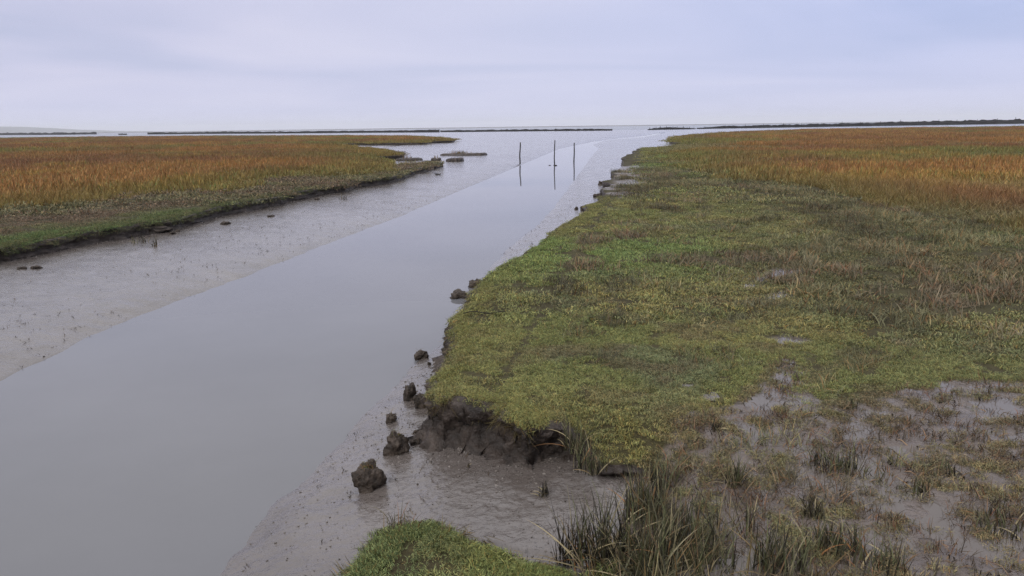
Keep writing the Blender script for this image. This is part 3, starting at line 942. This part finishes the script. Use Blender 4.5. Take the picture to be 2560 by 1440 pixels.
clod('mud_clod', 45, 66, 673, .05, 'left one of two small brown clods on the far mud near the left edge', seed=14, res=28)
clod('mud_clod', 80, 103, 672, .06, 'right one of two small brown clods on the far mud near the left edge', seed=15, res=28)
clod('mud_clod', 423, 440, 586, .07, 'dark clod just below the crumbling far bank, front of a pair', seed=16, res=28)
clod('mud_clod', 438, 452, 579, .05, 'dark clod just below the crumbling far bank, back of a pair', seed=17, res=28)
clod('mud_clod', 1434, 1446, 524, .08, 'small dark clod on the narrow mud strip beside the near bank', seed=18, res=24)
clod('mud_clod', 334, 420, 585, .20, 'slumped grassy block sunk below the far bank edge', seed=19, depth=.7, grass=60, res=48)
clod('mud_clod', 786, 800, 500, .07, 'dark speck of clod on far mud near the end of the turf edge', seed=20, res=24)
clod('mud_clod', 1482, 1504, 492, .15, 'brown broken lump under the near bank where it turns bare', seed=22, res=32)
clod('mud_clod', 1494, 1510, 462, .15, 'black broken lump at the bare bank beyond the brown one', seed=23, res=32)
clod('mud_clod', 1450, 1474, 526, .14, 'overhanging lump of bank jutting toward the creek on a shaded foot', seed=24, res=40, grass=40)


# slabs of turf islands beyond the far bank
def islet(px0, px1, pyb, depth, h, label, seed, grass):
    c0 = gz(px0, pyb, mud_z); c1 = gz(px1, pyb, mud_z)
    L = np.hypot(*(c1 - c0)[:2])
    ax = (c1 - c0)[:2] / L; nx = np.array([-ax[1], ax[0]])
    V = []; Fc = []
    m, q = 34, 9
    for a in range(m):
        u = a / (m - 1)
        wv = (.35 + .65 * math.sin(math.pi * min(max(u, .04), .96)) ** .5) * (.8 + .5 * float(fbm(np.array([u * 7.]), np.array([seed * 1.]), 3, 5)[0]))
        hv = h * (.6 + .8 * float(fbm(np.array([u * 6.]), np.array([seed * 2.]), 3, 6)[0])) * (1 if .03 < u < .97 else .6)
        for b in range(q):
            v = b / (q - 1) * 2 - 1
            zz = -.08 if abs(v) == 1 else (hv * (.35 if abs(v) > .74 else 1))
            vv = {0: -1.0, 1: -1.03, 2: -.9}.get(b, {8: 1.0, 7: 1.03, 6: .9}.get(b, v))
            p = c0[:2] + ax * L * u + nx * depth * .5 * (1 + vv * wv)
            V.append((p[0] - c0[0], p[1] - c0[1], zz + .02 * random.uniform(-1, 1)))
    for a in range(m - 1):
        for b in range(q - 1):
            k = a * q + b
            Fc.append([k, k + q, k + q + 1, k + 1])
    Fc.append([b for b in range(q)]); Fc.append([(m - 1) * q + b for b in range(q)][::-1])
    o = mesh_obj('turf_islet', V, Fc, M_BANK)
    o.location = c0.tolist()
    tag(o, label, 'turf islet')
    if grass:
        Vb, Fb, Cb = blades(grass, 1, (.15, .42), .03, 3, (.02, .4), (.1, .6), 400 + seed, [(.16, .09, .035, .5), (.10, .09, .035, .3), (.05, .045, .03, .2)])
        g = np.random.default_rng(seed)
        k = len(Vb) // grass
        for b in range(grass):
            u = np.clip(g.normal(.42, .13), .05, .95)
            p = ax * L * u + nx * depth * g.uniform(.2, .8)
            Vb[b * k:(b + 1) * k, :2] += p - np.mean(Vb[b * k:(b + 1) * k, :2], 0)
        Vb[:, 2] += h * .8
        mesh_obj('foliage', Vb, Fb, M_BLADE, parent=o, attrs={'blade': ('FLOAT_COLOR', Cb)})
    return o


islet(1096, 1199, 389, 2.2, .16, 'longest muddy turf islet with a fringe of dry stalks, set apart on the flats', 1, 150)
islet(1112, 1148, 404, 1.4, .22, 'short thick dark mud slab in front of the long stalk fringed islet', 2, 0)
islet(1076, 1100, 402, 1.2, .16, 'small low turf slab touching the tip of the far bank', 3, 16)
islet(985, 1037, 402, 1.8, .18, 'flat grey turf slab between the reed point and the far bank tip', 4, 30)


# ------------------------------------------------------------------ stakes in the creek
def tube(path, rad, nseg=10):
    V = []; Fc = []
    for k, (p, r) in enumerate(zip(path, rad)):
        for s in range(nseg):
            a = 2 * math.pi * s / nseg
            V.append((p[0] + r * math.cos(a), p[1] + r * math.sin(a), p[2]))
    n = len(path)
    for k in range(n - 1):
        for s in range(nseg):
            s2 = (s + 1) % nseg
            Fc.append([k * nseg + s, k * nseg + s2, (k + 1) * nseg + s2, (k + 1) * nseg + s])
    Fc.append([s for s in range(nseg)][::-1]); Fc.append([(n - 1) * nseg + s for s in range(nseg)])
    return V, Fc


def stake(pxb, pyb, pyt, bend, rad, label):
    b = at(pxb, pyb, W)
    D = np.hypot(b[0], b[1])
    h = (pyb - pyt) / F * D * 1.0
    path = []; rr = []
    for k in range(22):
        t = k / 21
        zz = -.5 + (h + .5) * t
        x = .6 * sum(a * math.exp(-((t - m) / s) ** 2) for a, m, s in bend) + .008 * math.sin(9 * t + pxb)
        path.append((x, .01 * math.sin(7 * t), zz)); rr.append(rad * (1.08 - .28 * t) * random.uniform(.94, 1.06))
    V, Fc = tube(path, rr)
    o = mesh_obj('wooden_stake', V, Fc, M_WOOD)
    o.location = (b[0], b[1], W)
    # a weathered cap and a rope-like collar near the head
    V, Fc = tube([(path[-1][0], path[-1][1], path[-1][2] - .002), (path[-1][0], path[-1][1], path[-1][2] + .012), (path[-1][0], path[-1][1], path[-1][2] + .02)], [rr[-1] * 1.02, rr[-1] * .9, rr[-1] * .4])
    mesh_obj('sawn_end', V, Fc, plain('sawn_wood', (.10, .08, .06)), parent=o)
    return tag(o, label, 'stake')


stake(1300, 411, 358, [(.06, 1.0, .5), (-.03, .55, .2)], .052, 'leftmost and slightly bowed dark wooden stake standing at the creek margin')
stake(1386.5, 413, 353, [(.04, 1.1, .35), (-.05, .45, .15)], .042, 'middle and thinnest wooden stake, kinked, with weed caught round its foot')
stake(1435, 405, 359, [(.035, 1.0, .4)], .050, 'rightmost straight dark wooden stake standing in the creek')


def weed(px, py, rx, ry, h, label, seed):
    c = at(px, py, W)
    V = []; Fc = []
    nu, nv = 22, 8
    for a in range(nv + 1):
        ph = math.pi * a / nv
        for b in range(nu):
            t = 2 * math.pi * b / nu
            d = Vector((math.sin(ph) * math.cos(t), math.sin(ph) * math.sin(t), math.cos(ph)))
            k = 1 + .6 * mnoise.fractal(d * 2 + Vector((seed, 0, 0)), .8, 2, 3)
            V.append((d.x * rx * k, d.y * ry * k, d.z * h * k))
    for a in range(nv):
        for b in range(nu):
            b2 = (b + 1) % nu
            Fc.append([a * nu + b, (a + 1) * nu + b, (a + 1) * nu + b2, a * nu + b2])
    o = mesh_obj('driftweed', V, Fc, M_WOOD)
    o.location = (c[0], c[1], W + .01)
    return tag(o, label, 'seaweed')


weed(1388, 414, .13, .3, .045, 'dark knot of weed wrapped round the foot of the kinked stake', 3)
weed(1374.5, 413.5, .075, .2, .025, 'scrap of dark weed floating left of the kinked stake', 8)


# ------------------------------------------------------------------ brushwood groynes far out
def groyne(pts, wd, label, posts=0, seed=0):
    """pts: (px, py foot, py top) along it"""
    pts = [tuple(p) for p in pts]
    xs = np.array([p[0] for p in pts], float)
    n = max(12, int((xs[-1] - xs[0]) / 5))
    q = np.linspace(xs[0], xs[-1], n)
    pb = np.interp(q, xs, [p[1] for p in pts]); pt = np.interp(q, xs, [p[2] for p in pts])
    V = []; Fc = []
    foot = []
    for k in range(n):
        b = at(q[k], pb[k], W + .05); D = np.hypot(b[0], b[1]); u = b[:2] / D
        h = 1.25 * (pb[k] - pt[k]) / F * D * (1 + .6 * (float(fbm(np.array([k * .7]), np.array([seed * 3.]), 3, 9)[0]) - .5)) + .05
        foot.append((b, u, h))
        prof = [(-.5, -.4), (-.52, h * .55), (-.34, h * .93), (.0, h), (.34, h * .9), (.52, h * .5), (.5, -.4)]
        for s, zz in prof:
            p = b[:2] + u * (s + .5) * wd
            V.append((p[0], p[1], b[2] + zz + random.uniform(-.05, .05) * (zz > 0)))
    for k in range(n - 1):
        for s in range(6):
            a = k * 7 + s
            Fc.append([a, a + 7, a + 8, a + 1])
    Fc.append(list(range(7))); Fc.append([(n - 1) * 7 + s for s in range(7)][::-1])
    o = mesh_obj('brushwood_groyne', V, Fc, M_BRUSH, smooth=False)
    tag(o, label, 'groyne', 'brushwood groynes out on the flats')
    for k in range(posts):
        b, u, h = foot[int(n * (k + .5) / posts)]
        hh = max(h * 1.35, h + .7)
        V, Fc = tube([(b[0], b[1], b[2] - .3), (b[0], b[1], b[2] + hh * .5), (b[0], b[1], b[2] + hh)], [.13, .12, .11], 6)
        mesh_obj('post', V, Fc, M_BRUSH, parent=o)
    return o


groyne([(-500, 345, 340.5), (-100, 338.5, 334.5), (160, 336.8, 333.5), (242, 335.6, 332)], 2.2, 'brushwood groyne beyond the far marsh, leftmost of the far row', seed=1)
groyne([(296, 337, 335), (318, 336.8, 335)], 1.5, 'tiny stub of brushwood groyne right of the leftmost one', seed=2)
groyne([(369, 336, 333), (520, 334.5, 331), (700, 333.5, 330), (860, 332, 328.5), (1000, 331, 327.5), (1099, 330.5, 325.5)], 2.5, 'long low brushwood groyne behind the rust coloured grass across the creek', seed=3)
groyne([(1101, 330, 327), (1200, 329.5, 326), (1360, 328.5, 324.5), (1480, 327.8, 323.5), (1531, 327.5, 323.5)], 2.5, 'brushwood groyne ending at the creek mouth, behind the wooden stakes', seed=4)
groyne([(1619, 326, 323.5), (1660, 324.5, 320), (1720, 323.5, 320.5), (1740, 322.8, 321.8)], 2.5, 'short humped brushwood groyne starting at the creek mouth', posts=9, seed=5)
groyne([(1742, 322.6, 320.5), (1800, 321.0, 317), (1900, 319.5, 315), (2050, 317, 312), (2250, 313.8, 307.5), (2560, 309, 302), (2900, 303, 296)], 2.8, 'longest and darkest brushwood groyne beyond the orange grass', posts=24, seed=6)


# ------------------------------------------------------------------ cordgrass and stubble in the foreground
PB = [(.088, .092, .046, .40), (.040, .040, .025, .32), (.175, .150, .090, .22), (.125, .080, .045, .06)]
PDK = [(.020, .018, .014, .55), (.040, .034, .022, .30), (.085, .070, .040, .15)]
PST = [(.26, .215, .125, .5), (.17, .125, .065, .3), (.20, .10, .04, .2)]


def clump(px, py, R, L, n, ndead, label, seed, zf=top_r, w=.0082, name='cordgrass_clump', cat='cordgrass', pal=PB, group=None, dead_L=None, lean=(.02, .45)):
    c = gz(px, py, zf, -.1)
    V, Fc, C = blades(n, R, L, w, 6, lean, (.0, .9), 500 + seed, pal)
    o = mesh_obj(name, V, Fc, M_BLADE, attrs={'blade': ('FLOAT_COLOR', C)})
    o.location = c.tolist()
    tag(o, label, cat, group)
    if ndead:
        dl = dead_L or (L[0] * .6, L[1] * .85)
        V, Fc, C = blades(int(ndead * .7), R * 1.05, dl, w * 1.05, 4, (.0, .45), (-.2, .4), 700 + seed, PDK)
        mesh_obj('dead_stem', V, Fc, M_BLADE, parent=o, attrs={'blade': ('FLOAT_COLOR', C)})  # dark dead stems standing among the blades
        V, Fc, C = blades(max(3, ndead // 4), R, (L[0], L[1] * 1.05), w * 1.1, 6, (.4, 1.2), (.4, 1.4), 800 + seed, PST)
        mesh_obj('straw_foliage', V, Fc, M_BLADE, parent=o, attrs={'blade': ('FLOAT_COLOR', C)})
    return o


CL = [
    (1440, 1120, .10, (.12, .34), 50, 40, 'cordgrass clump with pale straw leaves drooping over the broken bank end'),
    (1475, 1160, .12, (.10, .26), 60, 40, 'dark shaggy cordgrass clump at the foot of the slumped bank'),
    (1420, 1408, .08, (.18, .42), 30, 50, 'sparse black stemmed cordgrass standing in the mud beside the foreground hump'),
    (1478, 1400, .10, (.20, .46), 46, 90, 'black stemmed cordgrass clump just behind the foreground hump corner'),
    (1545, 1385, .11, (.20, .48), 50, 90, 'tall dark cordgrass clump at the mouth of the muddy inlet'),
    (1610, 1290, .12, (.18, .42), 90, 50, 'thick green cordgrass clump at the right rim of the muddy inlet'),
    (1655, 1215, .12, (.12, .32), 70, 40, 'olive cordgrass clump below the turf edge above the inlet'),
    (1690, 1370, .13, (.18, .42), 100, 60, 'tangled green cordgrass clump in the thickest part of the foreground'),
    (1620, 1435, .12, (.18, .42), 90, 60, 'leaning cordgrass clump at the bottom edge beside the inlet'),
    (1775, 1430, .13, (.15, .36), 80, 60, 'bent cordgrass clump with straw leaves at the bottom centre of the marsh'),
    (1833, 1215, .05, (.15, .30), 40, 20, 'upright green bladed cordgrass clump alone on the mud'),
    (1868, 1330, .04, (.10, .28), 10, 10, 'few thin brown cordgrass stems in a mud gap'),
    (2062, 1172, .12, (.06, .19), 50, 60, 'dark twiggy cordgrass clump before the long wet puddle'),
    (2120, 1180, .10, (.06, .20), 50, 30, 'olive cordgrass clump beside the dark twiggy one'),
    (2032, 1290, .06, (.08, .20), 24, 40, 'short burnt looking cordgrass stump in the open mud'),
    (2085, 1375, .14, (.08, .24), 70, 60, 'wide flattened cordgrass clump strewn with straw blades'),
    (2200, 1420, .12, (.08, .22), 50, 50, 'low brown cordgrass clump near the bottom edge'),
    (1950, 1420, .14, (.12, .32), 80, 60, 'brown and green cordgrass clump at the bottom edge by the mud gap'),
    (2303, 1232, .05, (.06, .17), 16, 20, 'small cluster of dark spikes with an orange leaf on the wet mud'),
    (2500, 1320, .14, (.05, .15), 60, 60, 'reddish brown twiggy clump at the right edge of the mud'),
    (2370, 1180, .05, (.05, .14), 16, 12, 'little dark sprig on the far side of the wet mud patch'),
    (1790, 1075, .05, (.05, .15), 14, 14, 'small black branching sprig where turf meets mud'),
    (2130, 1015, .05, (.04, .10), 20, 6, 'low dark green tuft beside the wet trail'),
    (1360, 1238, .035, (.05, .16), 8, 24, 'small blackened stubble tuft alone in the middle of the inlet mud'),
]
for k, a in enumerate(CL):
    dead = 'black' in a[6] or 'burnt' in a[6]
    clump(*a[:2], a[2], a[3], a[4], a[5], a[6], k, zf=mud_z if 'inlet mud' in a[6] or 'standing in the mud' in a[6] else top_r, pal=PDK if dead and k != 3 else PB)
clump(352, 607, .22, (.08, .26), 16, 12, 'thin pale green stalks growing from mud below the slumped far bank', 41, zf=mud_z, w=.014, name='marsh_sprig', cat='sprig', lean=(.0, .2))
clump(386, 615, .05, (.12, .30), 8, 10, 'single dark upright sprig standing right of the pale stalks', 42, zf=mud_z, w=.014, name='marsh_sprig', cat='sprig', pal=PDK, lean=(.0, .2))
clump(858, 498, .16, (.10, .28), 14, 12, 'dark spiky sprig on the far mud slope beside the bank end', 43, zf=mud_z, w=.016, name='marsh_sprig', cat='sprig', pal=PDK)
clump(1095, 437, .12, (.15, .4), 26, 0, 'flat scrap of plant debris on the far mud below the islets', 44, zf=mud_z, w=.03, name='marsh_sprig', cat='sprig', pal=PDK, lean=(.8, 1.4))
clump(1170, 1168, .02, (.04, .11), 4, 8, 'thin forked twig stuck in the mud below the bank', 45, zf=mud_z, w=.004, name='marsh_sprig', cat='sprig', pal=PDK)

# a thin twig lying on the turf
a0 = gz(1158, 793, top_r, 0); a1 = gz(1262, 788, top_r, 0)
pth = [a0 + (a1 - a0) * t + np.array([0, .03 * math.sin(5 * t), .045 + .012 * math.sin(8 * t)]) for t in np.linspace(0, 1, 14)]
V = []; Fc = []
for k, p in enumerate(pth):
    for s in range(6):
        a = math.pi / 3 * s
        V.append((p[0], p[1] + .006 * math.cos(a), p[2] + .006 * math.sin(a)))
for k in range(len(pth) - 1):
    for s in range(6):
        s2 = (s + 1) % 6
        Fc.append([k * 6 + s, k * 6 + s2, k * 6 + 6 + s2, k * 6 + 6 + s])
tag(mesh_obj('twig', V, Fc, M_WOOD), 'thin dark twig lying across the turf near the bank lip', 'twig')

# --- mass of cordgrass filling the foreground corner
cord = sources('cordgrass', [(13, .11, (.10, .34), .0078, 6, (.03, .75), (.1, 1.2), 900 + k, [(1, 1, 1, .44), (.28, .28, .30, .30), (2.2, 1.9, 1.8, .22), (1.6, 1.1, .8, .04)]) for k in range(7)])
stub = sources('stubble', [(16, .09, (.03, .11), .0042, 4, (.1, 1.4), (.0, 1.2), 950 + k, [(1, 1, 1, .4), (.45, .45, .5, .35), (1.7, 1.45, 1.3, .15), (1.4, .85, .7, .10)]) for k in range(6)])
CORD = poly([(1560, 1190), (1640, 1170), (1720, 1230), (1770, 1310), (1840, 1370), (1950, 1390), (2080, 1390), (2150, 1440), (2200, 1700), (1450, 1700), (1470, 1430), (1560, 1330)], -.1)
P = sample(1.8, 6, 95); P = P[inside(P, OR_)]; P = P[inside(warp(P, .1, 2), CORD)]
P = P[fbm(P[:, 0] * 2.5, P[:, 1] * 2.5, 3, 261) > .44]
scatter('cordgrass', cord, put(P, top_r), lerp((.088, .092, .048), (.092, .078, .052), rng.uniform(0, 1, len(P))), 'tangled cordgrass filling the muddy foreground corner', 'cordgrass', (.7, 1.15), tilt=.2)
P = sample(1.8, 8, 110); P = P[inside(P, OR_)]; P = P[inside(warp(P, .15, 2), MUDDY_R)]
P = P[fbm(P[:, 0] * 3.5, P[:, 1] * 3.5, 3, 263) > .46]
scatter('stubble', stub, put(P, top_r), lerp((.060, .048, .032), (.125, .085, .052), rng.uniform(0, 1, len(P))), 'brown plant stubble dotted over the wet mud', 'stubble', (.7, 1.3), tilt=.3)

# --- flakes of plant litter on the mud
lit = sources('litter', [(3, .03, (.015, .05), .006, 2, (1.2, 1.55), (-.2, .2), 970 + k, [(1, 1, 1, .7), (2, 1.7, 1.4, .3)]) for k in range(6)])
P = sample(2.2, 30, 14.0); P = P[~inside(P, OR_) & ~inside(P, OL_) & ~inside(P, WATERP)]
r = np.hypot(P[:, 0], P[:, 1]); P = P[(fbm(P[:, 0] * .8, P[:, 1] * .8, 3, 271) > .45) & (rng.uniform(0, 1, len(P)) < np.clip(12 / r, 0, 1))]
scatter('plant_litter', lit, np.column_stack([P, mud_z(P) + .008]), lerp((.02, .017, .014), (.05, .04, .03), rng.uniform(0, 1, len(P))), 'dark flakes of plant litter strewn over the mud', 'litter', (.6, 1.5))

P = sample(2.2, 9, 60); P = P[inside(P, OR_)]; P = P[inside(P, MUDDY_R)]
scatter('plant_litter', lit, put(P, top_r) + np.array([0, 0, .012]), lerp((.03, .024, .018), (.095, .075, .055), rng.uniform(0, 1, len(P))), 'broken brown stems littering the muddy corner of the marsh', 'litter', (.6, 2.2))

# --- crumbs of mud fallen from the banks and cast up by worms
def crumb(k):
    V = []; Fc = []; nu, nv = 9, 5
    for a in range(nv + 1):
        ph = math.pi * a / nv
        for b in range(nu):
            t = 2 * math.pi * b / nu
            d = Vector((math.sin(ph) * math.cos(t), math.sin(ph) * math.sin(t), math.cos(ph)))
            r_ = 1 + .55 * mnoise.noise(d * 1.9 + Vector((k * 5.1, 0, 0)))
            V.append((d.x * r_, d.y * r_ * .75, d.z * r_ * .55))
    for a in range(nv):
        for b in range(nu):
            b2 = (b + 1) % nu
            Fc.append([a * nu + b, (a + 1) * nu + b, (a + 1) * nu + b2, a * nu + b2])
    return mesh_obj(f'crumb_{k:02d}', V, Fc, M_CRUMB, link=False)


mc = Mat('mud_crumbs'); mc.set(Base_Color=mc.attr('tint', 'INSTANCER').outputs['Color'], Roughness=.35, IOR=1.42); M_CRUMB = mc.m
crumbs = bpy.data.collections.new('crumbs')
for k in range(6): crumbs.objects.link(crumb(k))
for r0, r1, dens, sc_, lab in ((2.3, 9, 520, (.003, .010), 'small dark crumbs of mud below the near bank'), (9, 34, 24, (.005, .016), 'dark crumbs and worm casts over the far mud slope')):
    P = sample(r0, r1, dens); P = P[~inside(P, OR_) & ~inside(P, OL_) & ~inside(P, WATERP)]
    db = np.minimum(dist(P, A), dist(P, MARSH_L[:24]))
    pr = .12 + .9 * np.exp(-db / .30) + .4 * (fbm(P[:, 0] * 1.1, P[:, 1] * 1.1, 3, 281) - .4)
    keep = rng.uniform(0, 1, len(P)) < pr; P = P[keep]; db = db[keep]
    sc = rng.uniform(0, 1, len(P)) ** 2.5
    o_ = scatter('mud_crumbs', crumbs, np.column_stack([P, mud_z(P) + .002]), lerp((.045, .037, .031), (.15, .13, .115), rng.uniform(0, 1, len(P))), lab, 'mud crumbs', (1, 1), tilt=.3)
    f = (sc_[0] + (sc_[1] - sc_[0]) * sc) * (1 + .9 * np.exp(-db / .3))
    o_.data.attributes['scl'].data.foreach_set('vector', np.column_stack([f, f, f * rng.uniform(.4, 1.0, len(P))]).astype(np.float32).ravel())

# ------------------------------------------------------------------ sky, sun, haze
w = bpy.data.worlds.new("World"); scene.world = w; w.use_nodes = True
T = w.node_tree; N = T.nodes; L = T.links
bg = N['Background']; bg.inputs['Strength'].default_value = 0.1


def wn(ty, **kw):
    n = N.new(ty)
    for k, v in kw.items(): setattr(n, k, v)
    return n


def wm(op, a, b=None):
    n = wn('ShaderNodeMath', operation=op)
    for i_, v in enumerate((a, b)):
        if v is None: continue
        if isinstance(v, (int, float)): n.inputs[i_].default_value = v
        else: L.new(v, n.inputs[i_])
    return n.outputs[0]


def wramp(f, stops):
    r = wn('ShaderNodeValToRGB'); e = r.color_ramp.elements
    while len(e) < len(stops): e.new(.5)
    for i_, (p, c) in enumerate(stops):
        e[i_].position = p; e[i_].color = (c, c, c, 1) if not hasattr(c, '__len__') else (*c, 1)
    L.new(f, r.inputs[0]); return r.outputs[0]


def wmix(f, a, b, mode='MIX'):
    n = wn('ShaderNodeMix', data_type='RGBA', blend_type=mode)
    for s, v in ((n.inputs[0], f), (n.inputs[6], a), (n.inputs[7], b)):
        if isinstance(v, (int, float)): s.default_value = v
        elif isinstance(v, tuple): s.default_value = (*v, 1)
        else: L.new(v, s)
    return n.outputs[2]


SUN_EL, SUN_AZ = math.radians(38), math.radians(215)
sky = wn('ShaderNodeTexSky'); sky.sky_type = 'NISHITA'; sky.sun_disc = False
sky.sun_elevation = SUN_EL; sky.sun_rotation = SUN_AZ; sky.air_density = 1.2; sky.dust_density = 3
tc = wn('ShaderNodeTexCoord'); sp = wn('ShaderNodeSeparateXYZ'); L.new(tc.outputs['Generated'], sp.inputs[0])
zc = wm('MAXIMUM', sp.outputs[2], 0.0)
den = wm('ADD', zc, .07)
u = wm('DIVIDE', sp.outputs[0], den); v = wm('DIVIDE', sp.outputs[1], den)
cb = wn('ShaderNodeCombineXYZ'); L.new(wm('MULTIPLY', u, .75), cb.inputs[0]); L.new(v, cb.inputs[1])
ns = wn('ShaderNodeTexNoise'); ns.inputs['Scale'].default_value = .34; ns.inputs['Detail'].default_value = 4; ns.inputs['Roughness'].default_value = .45; ns.inputs['Distortion'].default_value = .7
L.new(cb.outputs[0], ns.inputs['Vector'])
cloud = wramp(ns.outputs[0], [(.36, (.480, .530, .710)), (.50, (.575, .600, .770)), (.64, (.655, .665, .810))])
side = wramp(wm('ADD', wm('MULTIPLY', sp.outputs[0], .8), .5), [(.12, (1.0, .97, .96)), (.5, (1, 1, 1)), (.85, (.90, .95, 1.04))])
cloud = wmix(1.0, cloud, side, 'MULTIPLY')
hor = wramp(zc, [(0.0, 1.0), (.06, .35), (.12, 0.0)])
cloud = wmix(hor, cloud, (.635, .650, .820))
hi = wramp(zc, [(.15, 0.0), (.42, 1.0)])
cloud = wmix(hi, cloud, (.640, .640, .655))
gain = wramp(zc, [(0.0, .43), (.17, .43), (.42, .64), (.75, 1.0)])
vm = wmix(1.0, cloud, gain, 'MULTIPLY')
vs = wn('ShaderNodeVectorMath', operation='SCALE'); L.new(vm, vs.inputs[0]); vs.inputs['Scale'].default_value = 21.5
vm2 = wmix(1.0, vs.outputs[0], (.895, .895, .93), 'MULTIPLY')
fin = wmix(.96, sky.outputs[0], vm2)
L.new(fin, bg.inputs['Color'])

sd = bpy.data.lights.new('sun', 'SUN'); sd.energy = 1.5; sd.angle = math.radians(14); sd.color = (1.0, .96, .90)
so = bpy.data.objects.new('sun', sd); COL.objects.link(so)
# towards the sun: azimuth measured like the sky texture's
dirs = Vector((math.sin(SUN_AZ) * math.cos(SUN_EL), math.cos(SUN_AZ) * math.cos(SUN_EL), math.sin(SUN_EL)))
so.rotation_euler = dirs.to_track_quat('Z', 'Y').to_euler()

HAZE = 1.5e-4
if HAZE:
    hm = bpy.data.materials.new('sea_haze'); hm.use_nodes = True
    nt_ = hm.node_tree; nt_.nodes.remove(nt_.nodes['Principled BSDF'])
    pv = nt_.nodes.new('ShaderNodeVolumePrincipled'); pv.inputs['Density'].default_value = HAZE; pv.inputs['Color'].default_value = (.90, .92, .97, 1)
    nt_.links.new(pv.outputs[0], nt_.nodes['Material Output'].inputs['Volume'])
    X = 11500; z0, z1 = -3.5, 75
    V = [(-X, -X, z0), (X, -X, z0), (X, X, z0), (-X, X, z0), (-X, -X, z1), (X, -X, z1), (X, X, z1), (-X, X, z1)]
    Fc = [[3, 2, 1, 0], [4, 5, 6, 7], [0, 1, 5, 4], [1, 2, 6, 5], [2, 3, 7, 6], [3, 0, 4, 7]]
    tag(mesh_obj('haze', V, Fc, hm, smooth=False), 'thin pale sea haze over the flats', 'haze', kind='stuff')

scene.render.engine = 'CYCLES'
scene.cycles.use_denoising = True
scene.cycles.denoising_prefilter = 'NONE'
scene.cycles.denoising_input_passes = 'RGB_ALBEDO_NORMAL'
scene.cycles.max_bounces = 6
scene.cycles.volume_bounces = 0
scene.view_settings.view_transform = 'Standard'
scene.view_settings.look = 'None'
scene.view_settings.exposure = 0.36
scene.view_settings.gamma = 1.0
